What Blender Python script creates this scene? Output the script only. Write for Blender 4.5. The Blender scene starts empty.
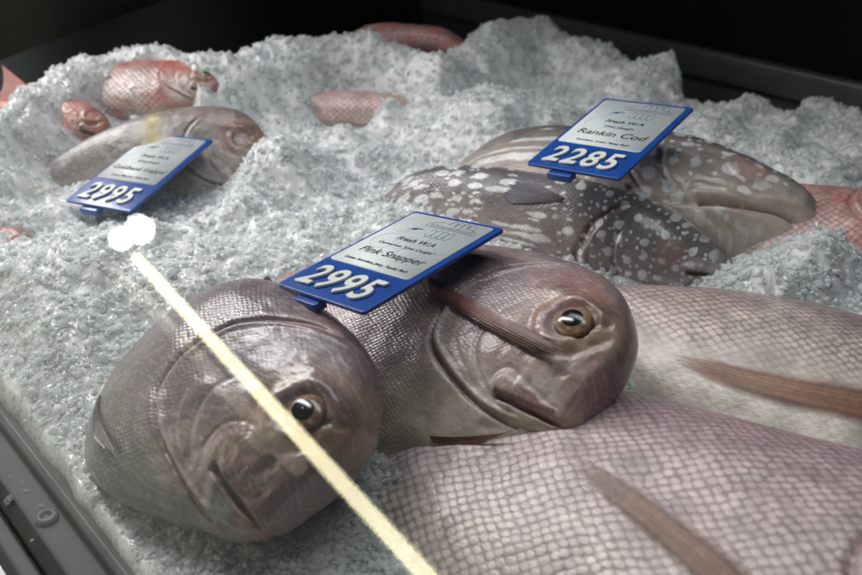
#==CORE
import math, numpy as np
def smooth(a, b, x):
    t = np.clip((np.asarray(x, float)-a)/(b-a), 0, 1); return t*t*(3-2*t)
def hash3(i, j, k, s):
    h = (i.astype(np.int64)*374761393 + j.astype(np.int64)*668265263 + k.astype(np.int64)*2147483647 + s*1274126177) & 0xFFFFFFFF
    h = ((h ^ (h >> 13))*1274126177) & 0xFFFFFFFF
    h = ((h ^ (h >> 16))*2246822519) & 0xFFFFFFFF
    return ((h ^ (h >> 15)) & 0xFFFFFF)/float(0xFFFFFF)
def noise(P, freq, seed=0):
    Q = np.asarray(P, float)*freq; F = np.floor(Q).astype(np.int64); f = Q-F; f = f*f*(3-2*f); r = 0
    for a in (0, 1):
        for b in (0, 1):
            for c in (0, 1):
                w = (f[..., 0] if a else 1-f[..., 0])*(f[..., 1] if b else 1-f[..., 1])*(f[..., 2] if c else 1-f[..., 2])
                r = r + w*hash3(F[..., 0]+a, F[..., 1]+b, F[..., 2]+c, seed)
    return r*2-1
def fbm(P, freq, octv=4, seed=0, gain=.5):
    r = 0; a = 1
    for o in range(octv):
        r = r + a*noise(P, freq*2.03**o, seed+o*17); a *= gain
    return r
def cell2(P2, freq, seed=0):                       # distance to nearest jittered cell centre, 2D
    Q = P2*freq; F = np.floor(Q).astype(np.int64); best = np.full(Q.shape[:-1], 9.0); bid = np.zeros(Q.shape[:-1])
    for a in (-1, 0, 1):
        for b in (-1, 0, 1):
            i = F[..., 0]+a; j = F[..., 1]+b; z = np.zeros_like(i)
            cx = i+.15+.7*hash3(i, j, z, seed); cy = j+.15+.7*hash3(i, j, z, seed+5)
            d = np.hypot(Q[..., 0]-cx, Q[..., 1]-cy); hid = hash3(i, j, z, seed+9)
            m = d < best; best = np.where(m, d, best); bid = np.where(m, hid, bid)
    return best, bid
def interp(xs, ys, x):                             # smooth monotone-ish cubic through control points
    xs = np.asarray(xs, float); ys = np.asarray(ys, float); d = np.gradient(ys, xs)
    x = np.clip(x, xs[0], xs[-1]); i = np.clip(np.searchsorted(xs, x)-1, 0, len(xs)-2)
    h = xs[i+1]-xs[i]; t = (x-xs[i])/h
    return (2*t**3-3*t**2+1)*ys[i]+(t**3-2*t**2+t)*h*d[i]+(-2*t**3+3*t**2)*ys[i+1]+(t**3-t**2)*h*d[i+1]

# body profiles in fractions of body length: x, top, bottom, half width
SNAPPER = np.array([(0, -.020, -.034, .008), (.004, .010, -.044, .019), (.012, .044, -.053, .030), (.03, .094, -.064, .043), (.055, .138, -.077, .054),
    (.09, .170, -.093, .064), (.13, .188, -.108, .073), (.18, .200, -.125, .081), (.25, .208, -.146, .087), (.33, .207, -.160, .090), (.42, .196, -.163, .088),
    (.52, .172, -.152, .079), (.62, .138, -.126, .064), (.72, .098, -.092, .047), (.82, .055, -.053, .028), (.88, .040, -.038, .018), (.93, .040, -.038, .010)])
COD = np.array([(0, -.012, -.024, .008), (.004, .004, -.036, .020), (.015, .018, -.046, .034), (.04, .038, -.060, .050), (.08, .062, -.076, .064),
    (.13, .088, -.092, .076), (.19, .110, -.108, .086), (.26, .126, -.122, .092), (.34, .134, -.130, .094), (.45, .130, -.128, .088),
    (.56, .114, -.114, .074), (.67, .090, -.092, .057), (.77, .064, -.066, .039), (.86, .045, -.046, .023), (.93, .042, -.043, .012)])
REDFISH = np.array([(0, -.010, -.022, .008), (.004, .008, -.032, .018), (.015, .026, -.042, .030), (.04, .054, -.055, .044), (.08, .088, -.072, .056),
    (.13, .118, -.090, .066), (.19, .138, -.108, .074), (.27, .150, -.124, .079), (.36, .150, -.130, .079), (.47, .138, -.124, .071),
    (.58, .114, -.104, .058), (.69, .082, -.078, .043), (.79, .052, -.052, .027), (.87, .036, -.036, .016), (.93, .036, -.036, .010)])
CODLONG = COD.copy(); CODLONG[10:14, 1] = (.128, .118, .100, .075); CODLONG[10:14, 2] = (-.124, -.112, -.094, -.070); CODLONG[10:14, 3] = (.084, .074, .060, .040)
CODLONG[:5, 1:] *= np.array([.75, .75, .78, .84, .93])[:, None]
CODDEEP = COD.copy(); CODDEEP[:, 2] *= np.interp(COD[:, 0], [0, .03, .12, .4, .6], [1, 1.15, 1.28, 1.15, 1])
SNAPSLIM = SNAPPER.copy(); SNAPSLIM[:, 2] *= np.interp(SNAPPER[:, 0], [0, .05, .12, .5], [1, 1, .80, .80])
SNAPFAT = SNAPPER.copy(); SNAPFAT[11:16, 1] = (.186, .170, .146, .108, .07); SNAPFAT[11:16, 2] = (-.158, -.146, -.126, -.095, -.06); SNAPFAT[11:16, 3] = (.085, .077, .064, .044, .025)
for _p in (SNAPPER, SNAPSLIM, SNAPFAT): _p[:, 3] *= np.interp(_p[:, 0], [0, .03, .2, .4], [.95, .84, .88, 1])
PROF = dict(snapfat=SNAPFAT, coddeep=CODDEEP, codlong=CODLONG, snapslim=SNAPSLIM, snapper=SNAPPER, cod=COD, red=REDFISH)
def prof(kind, x):
    P = PROF[kind]; return interp(P[:, 0], P[:, 1], x), interp(P[:, 0], P[:, 2], x), np.maximum(interp(P[:, 0], P[:, 3], x), .003)
def spine(bend, n=400):
    """bend: list of (x, yaw_deg, pitch_deg): direction the body runs in at x."""
    xs = np.linspace(0, 1, n)
    if not bend: bend = [(0, 0, 0), (1, 0, 0)]
    B = np.array(bend, float); ya = np.radians(np.interp(xs, B[:, 0], B[:, 1])); pi_ = np.radians(np.interp(xs, B[:, 0], B[:, 2]))
    k = np.ones(25)/25; ya = np.convolve(np.pad(ya, 12, mode='edge'), k, 'valid'); pi_ = np.convolve(np.pad(pi_, 12, mode='edge'), k, 'valid')
    T = np.stack([np.cos(pi_)*np.cos(ya), np.cos(pi_)*np.sin(ya), np.sin(pi_)], -1)
    C = np.concatenate([[[0, 0, 0]], np.cumsum((T[1:]+T[:-1])/2*(xs[1]-xs[0]), 0)])
    return xs, C, ya, pi_
def bent(P, bend):
    """P (...,3) straight local coords in body lengths -> bent local coords"""
    if not bend: return P.copy()
    xs, C, ya, pi_ = spine(bend); x = P[..., 0]
    cx = np.stack([np.interp(x, xs, C[:, k]) for k in range(3)], -1)
    a = np.interp(x, xs, ya); p = np.interp(x, xs, pi_)
    side = np.stack([-np.sin(a), np.cos(a), 0*a], -1)
    T = np.stack([np.cos(p)*np.cos(a), np.cos(p)*np.sin(a), np.sin(p)], -1); up = np.cross(T, side)
    ex = np.where(x < 0, x, 0)
    return cx+side*P[..., 1:2]+up*P[..., 2:3]+T*ex[..., None]
def flank(kind, x, z, side=1, out=0.0):
    t, b, w = prof(kind, np.float64(x)); zc = (t+b)/2; h = (t-b)/2
    u = min(abs((z-zc)/h), 1.0); return np.array([x, side*(w*math.sqrt(max(0, 1-u*u))+out), zc+h*(u if z > zc else -u)])
CAM_H = .32; PITCH = math.radians(30); FPX = 862.0
def project(W):
    W = np.asarray(W, float); c, s = math.cos(PITCH), math.sin(PITCH)
    d = W-np.array([0, 0, CAM_H]); fw = d[..., 1]*c-d[..., 2]*s; up = d[..., 1]*s+d[..., 2]*c
    return np.stack([431+FPX*d[..., 0]/fw, 287.5-FPX*up/fw], -1)
def unproject(px, py, z):
    c, s = math.cos(PITCH), math.sin(PITCH); u = (px-431)/FPX; v = (287.5-py)/FPX
    d = np.array([u, c+v*s, -s+v*c]); t = (z-CAM_H)/d[2]; return np.array([0, 0, CAM_H])+d*t
def rot(r):
    cx, sx, cy, sy, cz, sz = *(f(r[0]) for f in (math.cos, math.sin)), *(f(r[1]) for f in (math.cos, math.sin)), *(f(r[2]) for f in (math.cos, math.sin))
    return np.array([[cz, -sz, 0], [sz, cz, 0], [0, 0, 1]]) @ np.array([[cy, 0, sy], [0, 1, 0], [-sy, 0, cy]]) @ np.array([[1, 0, 0], [0, cx, -sx], [0, sx, cx]])
#==END
#==SETUP
import bpy
scene = bpy.context.scene
cam_d = bpy.data.cameras.new('camera'); cam = bpy.data.objects.new('camera', cam_d); scene.collection.objects.link(cam); scene.camera = cam
cam.location = (0, 0, CAM_H); cam.rotation_euler = (math.radians(60), 0, 0)
cam_d.sensor_width = 36; cam_d.lens = 36.0; cam_d.clip_start = .01; cam_d.clip_end = 60
cam_d.dof.use_dof = True; cam_d.dof.focus_distance = .50; cam_d.dof.aperture_fstop = 9.0
W_ = bpy.data.worlds.new('World'); scene.world = W_; W_.use_nodes = True
wn = W_.node_tree; wbg = wn.nodes['Background']; wbg.inputs[1].default_value = 1.0
wtc = wn.nodes.new('ShaderNodeTexCoord'); wno = wn.nodes.new('ShaderNodeTexNoise'); wno.inputs['Scale'].default_value = 2.2; wno.inputs['Detail'].default_value = 3
wsp = wn.nodes.new('ShaderNodeSeparateXYZ'); wn.links.new(wtc.outputs['Generated'], wsp.inputs[0]); wn.links.new(wtc.outputs['Generated'], wno.inputs['Vector'])
def wmap(src, a0, a1):
    n = wn.nodes.new('ShaderNodeMapRange'); n.interpolation_type = 'SMOOTHSTEP'; n.inputs['From Min'].default_value = a0; n.inputs['From Max'].default_value = a1; wn.links.new(src, n.inputs['Value']); return n.outputs[0]
def wmul(a, b):
    n = wn.nodes.new('ShaderNodeMath'); n.operation = 'MULTIPLY'; wn.links.new(a, n.inputs[0]); wn.links.new(b, n.inputs[1]); return n.outputs[0]
wf = wmul(wmul(wmap(wsp.outputs['Z'], .50, .05), wmap(wsp.outputs['X'], -.55, -.9)), wmap(wno.outputs['Fac'], .36, .62))   # pale glow added low on the world's left, mirrored in the pane as haze
wcr = wn.nodes.new('ShaderNodeMixRGB'); wn.links.new(wf, wcr.inputs[0]); wcr.inputs[1].default_value = (.012, .014, .017, 1); wcr.inputs[2].default_value = (.60, .66, .60, 1); wn.links.new(wcr.outputs[0], wbg.inputs[0])
vs = scene.view_settings; vs.view_transform = 'Standard'; vs.look = 'None'; vs.exposure = 0.0; vs.gamma = 1.0; vs.use_curve_mapping = False
cy = scene.cycles; cy.use_denoising = True; cy.max_bounces = 10; cy.transparent_max_bounces = 16; cy.caustics_reflective = False; cy.caustics_refractive = False
CA = math.radians(-42.5); D3 = np.array([math.sin(CA), math.cos(CA), 0]); N3 = np.array([math.cos(CA), -math.sin(CA), 0])   # along the case / into the case
def case_pt(n, d, z): return N3*n+D3*d+np.array([0, 0, z])
def area(name, loc, tgt, sx, sy, power, col):
    l = bpy.data.lights.new(name, 'AREA'); l.shape = 'RECTANGLE'; l.size = sx; l.size_y = sy; l.energy = power; l.color = col
    o = bpy.data.objects.new(name, l); scene.collection.objects.link(o); o.location = loc
    from mathutils import Vector, Matrix
    z = (Vector(loc)-Vector(tgt)).normalized(); x = Vector(D3); x = (x-z*x.dot(z)).normalized(); y = z.cross(x)
    o.rotation_euler = Matrix((x, y, z)).transposed().to_euler(); return o
kl = area('case_strip_light', (-.43, .74, .62), (.06, .27, 0), .9, .12, 3.1, (1.0, .985, .97)); kl.data.spread = math.radians(105)
cl = area('case_canopy_light', case_pt(.40, .36, .74), case_pt(.36, .40, 0), .8, .16, 1.15, (.93, .98, 1.0)); cl.data.spread = math.radians(110)
area('front_fill_light', (-.2, -1.1, 1.7), (0, .4, 0), .9, .6, 1.6, (1.0, .95, .88))  # added fill behind the camera, brightens the faces turned towards it
#==MATS
def new_mat(name):
    m = bpy.data.materials.new(name); m.use_nodes = True; nt = m.node_tree; return m, nt, nt.nodes['Principled BSDF']
def setp(b, **k):
    for a, v in k.items():
        a = a.replace('_', ' ')
        if isinstance(v, tuple) and len(v) == 3 and 'Radius' not in a: v = (*v, 1)
        b.inputs[a].default_value = v
def node(nt, t, **k):
    n = nt.nodes.new('ShaderNode'+t)
    for a, v in k.items(): setattr(n, a, v)
    return n
def math_n(nt, op, a, b=None, c=None, clamp=False):
    n = nt.nodes.new('ShaderNodeMath'); n.operation = op; n.use_clamp = clamp
    for i, v in enumerate((a, b, c)):
        if v is None: continue
        if isinstance(v, (int, float)): n.inputs[i].default_value = v
        else: nt.links.new(v, n.inputs[i])
    return n.outputs[0]
def plain(name, col, rough=.5, metal=0, coat=0, noise_amt=.25, nscale=60, bump=.0003):
    m, nt, b = new_mat(name); setp(b, Roughness=rough, Metallic=float(metal), Coat_Weight=float(coat), Coat_Roughness=.12)
    tc = node(nt, 'TexCoord'); n = node(nt, 'TexNoise'); n.inputs['Scale'].default_value = nscale; n.inputs['Detail'].default_value = 6
    nt.links.new(tc.outputs['Object'], n.inputs['Vector']); r = node(nt, 'ValToRGB')
    r.color_ramp.elements[0].position = .3; r.color_ramp.elements[1].position = .75
    r.color_ramp.elements[0].color = (*[c*(1-noise_amt) for c in col], 1); r.color_ramp.elements[1].color = (*[min(1, c*(1+noise_amt)) for c in col], 1)
    nt.links.new(n.outputs['Fac'], r.inputs[0]); nt.links.new(r.outputs[0], b.inputs['Base Color'])
    bp = node(nt, 'Bump'); bp.inputs['Distance'].default_value = bump; bp.inputs['Strength'].default_value = .6
    nt.links.new(n.outputs['Fac'], bp.inputs['Height']); nt.links.new(bp.outputs[0], b.inputs['Normal']); return m
def skin_mat(name, size, contrast=.45, bumpd=.0005, stretch=1.0, rough=.38, coat=.5, fleck=.35):
    m, nt, b = new_mat(name); L = nt.links
    col = node(nt, 'Attribute', attribute_name='Col'); uv = node(nt, 'Attribute', attribute_name='suv'); mk = node(nt, 'Attribute', attribute_name='mask')
    sep = node(nt, 'SeparateColor'); L.new(mk.outputs['Color'], sep.inputs[0])
    tc = node(nt, 'TexCoord')
    wob = node(nt, 'TexNoise'); wob.inputs['Scale'].default_value = 30; wob.inputs['Detail'].default_value = 2; L.new(tc.outputs['Object'], wob.inputs['Vector'])
    wv = node(nt, 'VectorMath', operation='MULTIPLY_ADD'); L.new(wob.outputs['Color'], wv.inputs[0]); wv.inputs[1].default_value = (size*1.3,)*3; L.new(uv.outputs['Vector'], wv.inputs[2])
    mp = node(nt, 'Mapping'); mp.inputs['Scale'].default_value = (1/size, stretch/size, 0); L.new(wv.outputs[0], mp.inputs['Vector'])
    mr = node(nt, 'Mapping'); mr.inputs['Rotation'].default_value = (0, 0, math.radians(45)); L.new(mp.outputs[0], mr.inputs['Vector'])
    vo = node(nt, 'TexVoronoi', voronoi_dimensions='2D'); vo.inputs['Scale'].default_value = 1; vo.inputs['Randomness'].default_value = .26; L.new(mr.outputs[0], vo.inputs['Vector'])
    df = node(nt, 'VectorMath', operation='SUBTRACT'); L.new(mr.outputs[0], df.inputs[0]); L.new(vo.outputs['Position'], df.inputs[1])
    dt = node(nt, 'VectorMath', operation='DOT_PRODUCT'); L.new(df.outputs[0], dt.inputs[0]); dt.inputs[1].default_value = (.7, .7, 0)
    mid = node(nt, 'TexNoise'); mid.inputs['Scale'].default_value = 55; mid.inputs['Detail'].default_value = 7; mid.inputs['Roughness'].default_value = .65; L.new(tc.outputs['Object'], mid.inputs['Vector'])
    dome = math_n(nt, 'SUBTRACT', 1.0, math_n(nt, 'MULTIPLY', vo.outputs['Distance'], 1.5), clamp=True)
    dome = math_n(nt, 'SMOOTH_MIN', math_n(nt, 'MULTIPLY', dome, 1.25), .9, .35)
    h = math_n(nt, 'MULTIPLY_ADD', dt.outputs['Value'], .28, dome); hm = math_n(nt, 'MULTIPLY', math_n(nt, 'SMOOTH_MIN', h, .8, .5), sep.outputs[0])
    fine = node(nt, 'TexNoise'); fine.inputs['Scale'].default_value = 420; fine.inputs['Detail'].default_value = 5; L.new(tc.outputs['Object'], fine.inputs['Vector'])
    h2 = math_n(nt, 'MULTIPLY_ADD', fine.outputs['Fac'], .35, hm); h3 = math_n(nt, 'MULTIPLY_ADD', mid.outputs['Fac'], 1.3, h2)
    bp = node(nt, 'Bump'); bp.inputs['Distance'].default_value = bumpd; bp.inputs['Strength'].default_value = 1.0; L.new(h3, bp.inputs['Height']); L.new(bp.outputs[0], b.inputs['Normal'])
    L.new(bp.outputs[0], b.inputs['Coat Normal'])
    # scale tint: silvery middle, pinker rim; plus blotches
    patch = math_n(nt, 'MULTIPLY', sep.outputs[0], math_n(nt, 'MULTIPLY_ADD', mid.outputs['Fac'], 2.2, -.45, clamp=True)); spot_ = node(nt, 'MapRange', interpolation_type='SMOOTHSTEP'); spot_.inputs['From Min'].default_value = .22; spot_.inputs['From Max'].default_value = .74; L.new(dome, spot_.inputs['Value'])
    k = math_n(nt, 'MULTIPLY', math_n(nt, 'SUBTRACT', spot_.outputs[0], .5), math_n(nt, 'MULTIPLY', patch, contrast*1.7))
    cv = math_n(nt, 'MULTIPLY', math_n(nt, 'SUBTRACT', vo.outputs['Color'], .5), math_n(nt, 'MULTIPLY', sep.outputs[0], .22))
    mm = math_n(nt, 'MULTIPLY_ADD', math_n(nt, 'SUBTRACT', mid.outputs['Fac'], .5), 1.1, 1.0)
    tot = math_n(nt, 'ADD', math_n(nt, 'ADD', k, cv), mm); tot = math_n(nt, 'MAXIMUM', tot, .15)
    mul = node(nt, 'VectorMath', operation='SCALE'); tn = node(nt, 'MixRGB', blend_type='MULTIPLY'); L.new(math_n(nt, 'MULTIPLY', math_n(nt, 'SUBTRACT', 1.0, math_n(nt, 'MULTIPLY', dome, 1.5), clamp=True), math_n(nt, 'MULTIPLY', patch, .6)), tn.inputs[0])
    L.new(col.outputs['Color'], tn.inputs[1]); tn.inputs[2].default_value = (.95, .70, .68, 1); L.new(tn.outputs[0], mul.inputs[0]); L.new(tot, mul.inputs['Scale'])
    L.new(mul.outputs[0], b.inputs['Base Color'])
    rr = math_n(nt, 'MULTIPLY_ADD', mid.outputs['Fac'], .35, rough-.17); fv = node(nt, 'VectorMath', operation='MULTIPLY'); L.new(wv.outputs[0], fv.inputs[0]); fv.inputs[1].default_value = (170, 520, 0)
    fn = node(nt, 'TexNoise'); fn.inputs['Scale'].default_value = 1; fn.inputs['Detail'].default_value = 5; fn.inputs['Roughness'].default_value = .6; L.new(fv.outputs[0], fn.inputs['Vector'])
    fk = math_n(nt, 'MULTIPLY', math_n(nt, 'SUBTRACT', fn.outputs['Fac'], .50, clamp=True), math_n(nt, 'MULTIPLY', mid.outputs['Fac'], 9.0), clamp=True)
    mxc = node(nt, 'MixRGB'); L.new(math_n(nt, 'MULTIPLY', fk, fleck), mxc.inputs[0]); L.new(mul.outputs[0], mxc.inputs[1]); mxc.inputs[2].default_value = (.66, .62, .60, 1); L.new(mxc.outputs[0], b.inputs['Base Color'])
    h4 = math_n(nt, 'MULTIPLY_ADD', fn.outputs['Fac'], .9, h3); L.new(h4, bp.inputs['Height']); rr = math_n(nt, 'SUBTRACT', rr, math_n(nt, 'MULTIPLY', fk, .12)); L.new(rr, b.inputs['Roughness'])
    setp(b, Coat_Weight=coat, Coat_Roughness=.09, Subsurface_Weight=.12, Subsurface_Scale=.004); b.inputs['Subsurface Radius'].default_value = (1, .5, .35)
    return m
M = {}
M['snap'] = skin_mat('snapper_skin', .0025, .20, .00020, 1.25)
M['snap_big'] = skin_mat('large_snapper_skin', .0050, .42, .00040, 1.2)
M['cod'] = skin_mat('cod_skin', .0022, .12, .00025, 1.0, .34, .5, .08)
M['red'] = skin_mat('red_fish_skin', .0045, .3, .0004, 1.1, .4, .35)
def vcol_mat(name, rough=.3, coat=.5):
    m, nt, b = new_mat(name); a = node(nt, 'Attribute', attribute_name='Col'); n = node(nt, 'TexNoise'); n.inputs['Scale'].default_value = 300; n.inputs['Detail'].default_value = 4
    tc = node(nt, 'TexCoord'); nt.links.new(tc.outputs['Object'], n.inputs['Vector'])
    s = node(nt, 'VectorMath', operation='SCALE'); nt.links.new(a.outputs['Color'], s.inputs[0]); nt.links.new(math_n(nt, 'MULTIPLY_ADD', n.outputs['Fac'], .7, .65), s.inputs['Scale'])
    nt.links.new(s.outputs[0], b.inputs['Base Color']); setp(b, Roughness=rough, Coat_Weight=coat, Coat_Roughness=.1)
    bp = node(nt, 'Bump'); bp.inputs['Distance'].default_value = .0002; nt.links.new(n.outputs['Fac'], bp.inputs['Height']); nt.links.new(bp.outputs[0], b.inputs['Normal'])
    return m
M['fin'] = vcol_mat('fin_membrane', .3, .5)
nt = M['fin'].node_tree; tr = node(nt, 'BsdfTransparent'); mx = node(nt, 'MixShader'); fa_ = [n for n in nt.nodes if n.type == 'ATTRIBUTE'][0]; nt.links.new(math_n(nt, 'MULTIPLY_ADD', fa_.outputs['Alpha'], -.82, 1.0), mx.inputs[0]); nt.links.new(nt.nodes['Principled BSDF'].outputs[0], mx.inputs[1]); nt.links.new(tr.outputs[0], mx.inputs[2]); nt.links.new(mx.outputs[0], nt.nodes['Material Output'].inputs[0]); M['eye'] = vcol_mat('eye_iris', .22, .45)
M['pupil'] = plain('pupil_black', (.010, .010, .011), .16, coat=.4, bump=.00002)
M['blue'] = plain('blue_plastic', (.012, .065, .30), .32, coat=.2, noise_amt=.12, nscale=30, bump=.00005)
M['digit'] = plain('white_plastic', (.66, .68, .64), .4, noise_amt=.08, bump=.00005)
M['ink'] = plain('black_ink', (.03, .03, .035), .6, bump=.00001); M['inkblue'] = plain('blue_ink', (.02, .08, .25), .6, bump=.00001); M['inkgrey'] = plain('grey_ink', (.25, .27, .29), .6, bump=.00001)
M['inkfaint'] = plain('faint_grey_ink', (.50, .53, .54), .6, bump=.00001)
M['paper'] = plain('laminated_card', (.62, .66, .66), .5, coat=.05, noise_amt=.05, nscale=40, bump=.00003)
M['steel'] = plain('brushed_steel', (.10, .105, .10), .55, metal=.3, nscale=25, bump=.0002)
M['dark'] = plain('dark_metal', (.016, .017, .018), .6, metal=0, nscale=30, bump=.0002)
M['back'] = plain('black_back_panel', (.012, .012, .014), .4, nscale=8, bump=.0001)
M['wall_metal'] = plain('grey_ledge_metal', (.13, .13, .14), .42, metal=.4, nscale=12, bump=.0002)
def ice_mat():
    m, nt, b = new_mat('crushed_ice'); L = nt.links; tc = node(nt, 'TexCoord')
    n1 = node(nt, 'TexNoise'); n1.inputs['Scale'].default_value = 22; n1.inputs['Detail'].default_value = 8; n1.inputs['Roughness'].default_value = .65
    v = node(nt, 'TexVoronoi'); v.inputs['Scale'].default_value = 480; v2 = node(nt, 'TexVoronoi'); v2.inputs['Scale'].default_value = 900
    for q in (n1, v, v2): L.new(tc.outputs['Object'], q.inputs['Vector'])
    r = node(nt, 'ValToRGB'); e = r.color_ramp.elements; e[0].position = .34; e[0].color = (.70, .725, .735, 1); e[1].position = .62; e[1].color = (.93, .94, .94, 1)
    L.new(n1.outputs['Fac'], r.inputs[0]); L.new(r.outputs[0], b.inputs['Base Color'])
    gm = node(nt, 'NewGeometry'); sb = node(nt, 'VectorMath', operation='SUBTRACT'); L.new(v.outputs['Color'], sb.inputs[0]); sb.inputs[1].default_value = (.5, .5, .5)
    ma = node(nt, 'VectorMath', operation='MULTIPLY_ADD'); L.new(sb.outputs[0], ma.inputs[0]); ma.inputs[1].default_value = (.9, .9, .9); L.new(gm.outputs['Normal'], ma.inputs[2])
    no = node(nt, 'VectorMath', operation='NORMALIZE'); L.new(ma.outputs[0], no.inputs[0]); L.new(no.outputs[0], b.inputs['Coat Normal'])
    bp = node(nt, 'Bump'); bp.inputs['Distance'].default_value = .0004; bp.inputs['Strength'].default_value = .5; L.new(v2.outputs['Distance'], bp.inputs['Height']); L.new(bp.outputs[0], b.inputs['Normal'])
    setp(b, Roughness=.3, Subsurface_Weight=.85, Subsurface_Scale=.022, IOR=1.31, Coat_Weight=1.0, Coat_Roughness=.10, Coat_IOR=1.4); b.inputs['Subsurface Radius'].default_value = (.92, .98, 1.0)
    return m
M['ice'] = ice_mat()
m, nt, b = new_mat('ice_shards'); setp(b, Base_Color=(.86, .89, .89), Roughness=.08, IOR=1.31, Specular_IOR_Level=.9)
tl = node(nt, 'BsdfTranslucent'); tl.inputs[0].default_value = (.88, .92, .92, 1); mx = node(nt, 'MixShader'); mx.inputs[0].default_value = .45
nt.links.new(b.outputs[0], mx.inputs[1]); nt.links.new(tl.outputs[0], mx.inputs[2]); tr = node(nt, 'BsdfTransparent'); mx2 = node(nt, 'MixShader'); mx2.inputs[0].default_value = .38
nt.links.new(mx.outputs[0], mx2.inputs[1]); nt.links.new(tr.outputs[0], mx2.inputs[2]); nt.links.new(mx2.outputs[0], nt.nodes['Material Output'].inputs[0]); M['shard'] = m
m, nt, b = new_mat('thin_glass'); nt.nodes.remove(b)
lw = node(nt, 'LayerWeight'); lw.inputs['Blend'].default_value = .5; rfl = math_n(nt, 'MULTIPLY_ADD', math_n(nt, 'POWER', lw.outputs['Facing'], 4.0), .9, .055); tr = node(nt, 'BsdfTransparent'); tr.inputs[0].default_value = (.965, .965, .97, 1); gl = node(nt, 'BsdfGlossy'); gl.inputs['Roughness'].default_value = .0
mx = node(nt, 'MixShader'); nt.links.new(rfl, mx.inputs[0]); nt.links.new(tr.outputs[0], mx.inputs[1]); nt.links.new(gl.outputs[0], mx.inputs[2]); nt.links.new(mx.outputs[0], nt.nodes['Material Output'].inputs[0]); M['glass'] = m
def emit_mat(name, col, s):
    m, nt, b = new_mat(name); setp(b, Base_Color=(.8, .8, .8), Emission_Color=col, Emission_Strength=s); return m
#==MESH helpers
def mesh_obj(name, V, Fc, mat, parent=None, col=None, suv=None, mask=None, smooth_=True, loc=None, rotm=None):
    """V (n,3), Fc (m,k) int array or a list of such arrays"""
    me = bpy.data.meshes.new(name); Fs = Fc if isinstance(Fc, list) else [Fc]; Fs = [np.asarray(f) for f in Fs if len(f)]
    V = np.ascontiguousarray(V, np.float32); me.vertices.add(len(V)); me.vertices.foreach_set('co', V.ravel())
    loops = np.concatenate([f.ravel() for f in Fs]).astype(np.int32); tot = np.concatenate([np.full(len(f), f.shape[1]) for f in Fs]).astype(np.int32)
    me.loops.add(len(loops)); me.loops.foreach_set('vertex_index', loops); me.polygons.add(len(tot))
    me.polygons.foreach_set('loop_start', np.concatenate([[0], np.cumsum(tot)[:-1]]).astype(np.int32)); me.polygons.foreach_set('loop_total', tot)
    me.update(calc_edges=True); me.validate()
    if smooth_: me.polygons.foreach_set('use_smooth', np.ones(len(tot), bool))
    if col is not None:
        a = me.attributes.new('Col', 'FLOAT_COLOR', 'POINT'); c = np.ones((len(V), 4), np.float32); c[:, :np.shape(col)[-1]] = col; a.data.foreach_set('color', c.ravel())
    if suv is not None:
        a = me.attributes.new('suv', 'FLOAT_VECTOR', 'POINT'); c = np.zeros((len(V), 3), np.float32); c[:, :2] = suv; a.data.foreach_set('vector', c.ravel())
    if mask is not None:
        a = me.attributes.new('mask', 'FLOAT_COLOR', 'POINT'); c = np.ones((len(V), 4), np.float32); c[:, 0] = mask; c[:, 1] = 0; a.data.foreach_set('color', c.ravel())
    me.materials.append(mat); o = bpy.data.objects.new(name, me); scene.collection.objects.link(o)
    if parent is not None: o.parent = parent
    if rotm is not None:
        from mathutils import Matrix
        o.matrix_basis = Matrix.Translation(loc) @ Matrix([list(r) for r in rotm]).to_4x4()
    elif loc is not None: o.location = loc
    return o
def empty(name, loc, R, label, cat, group=None):
    from mathutils import Matrix
    o = bpy.data.objects.new(name, None); scene.collection.objects.link(o); o.empty_display_size = .02
    o.matrix_basis = Matrix.Translation(loc) @ Matrix([list(map(float, r)) for r in R]).to_4x4(); tag(o, label, cat, group); return o
def tag(o, label=None, cat=None, group=None, kind=None):
    for k, v in (('label', label), ('category', cat), ('group', group), ('kind', kind)):
        if v: o[k] = v
def grid_faces(nr, nc, wrap=False, off=0):
    i = np.arange(nr-1)[:, None]; j = np.arange(nc if wrap else nc-1)[None, :]; j2 = (j+1) % nc
    return (np.stack([i*nc+j, i*nc+j2, (i+1)*nc+j2, (i+1)*nc+j], -1).reshape(-1, 4)+off)
def box_mesh(x0, x1, y0, y1, z0, z1):
    V = np.array([(x, y, z) for z in (z0, z1) for y in (y0, y1) for x in (x0, x1)], float)
    Fq = np.array([(0, 2, 3, 1), (4, 5, 7, 6), (0, 1, 5, 4), (2, 6, 7, 3), (0, 4, 6, 2), (1, 3, 7, 5)]); return V, Fq
def bevel(o, w, seg=3):
    md = o.modifiers.new('bevel', 'BEVEL'); md.width = w; md.segments = seg; md.limit_method = 'ANGLE'
def prism(profile, a, b_, axis=D3, side=N3):
    """closed profile [(n,z)...] swept from d=a to d=b_ along the case"""
    k = len(profile); V = np.array([side*n+axis*d+np.array([0, 0, z]) for d in (a, b_) for n, z in profile])
    q = [(i, (i+1) % k, k+(i+1) % k, k+i) for i in range(k)]
    return V, [np.array(q), np.array([list(range(k))[::-1]]), np.array([list(range(k, 2*k))])]
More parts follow.
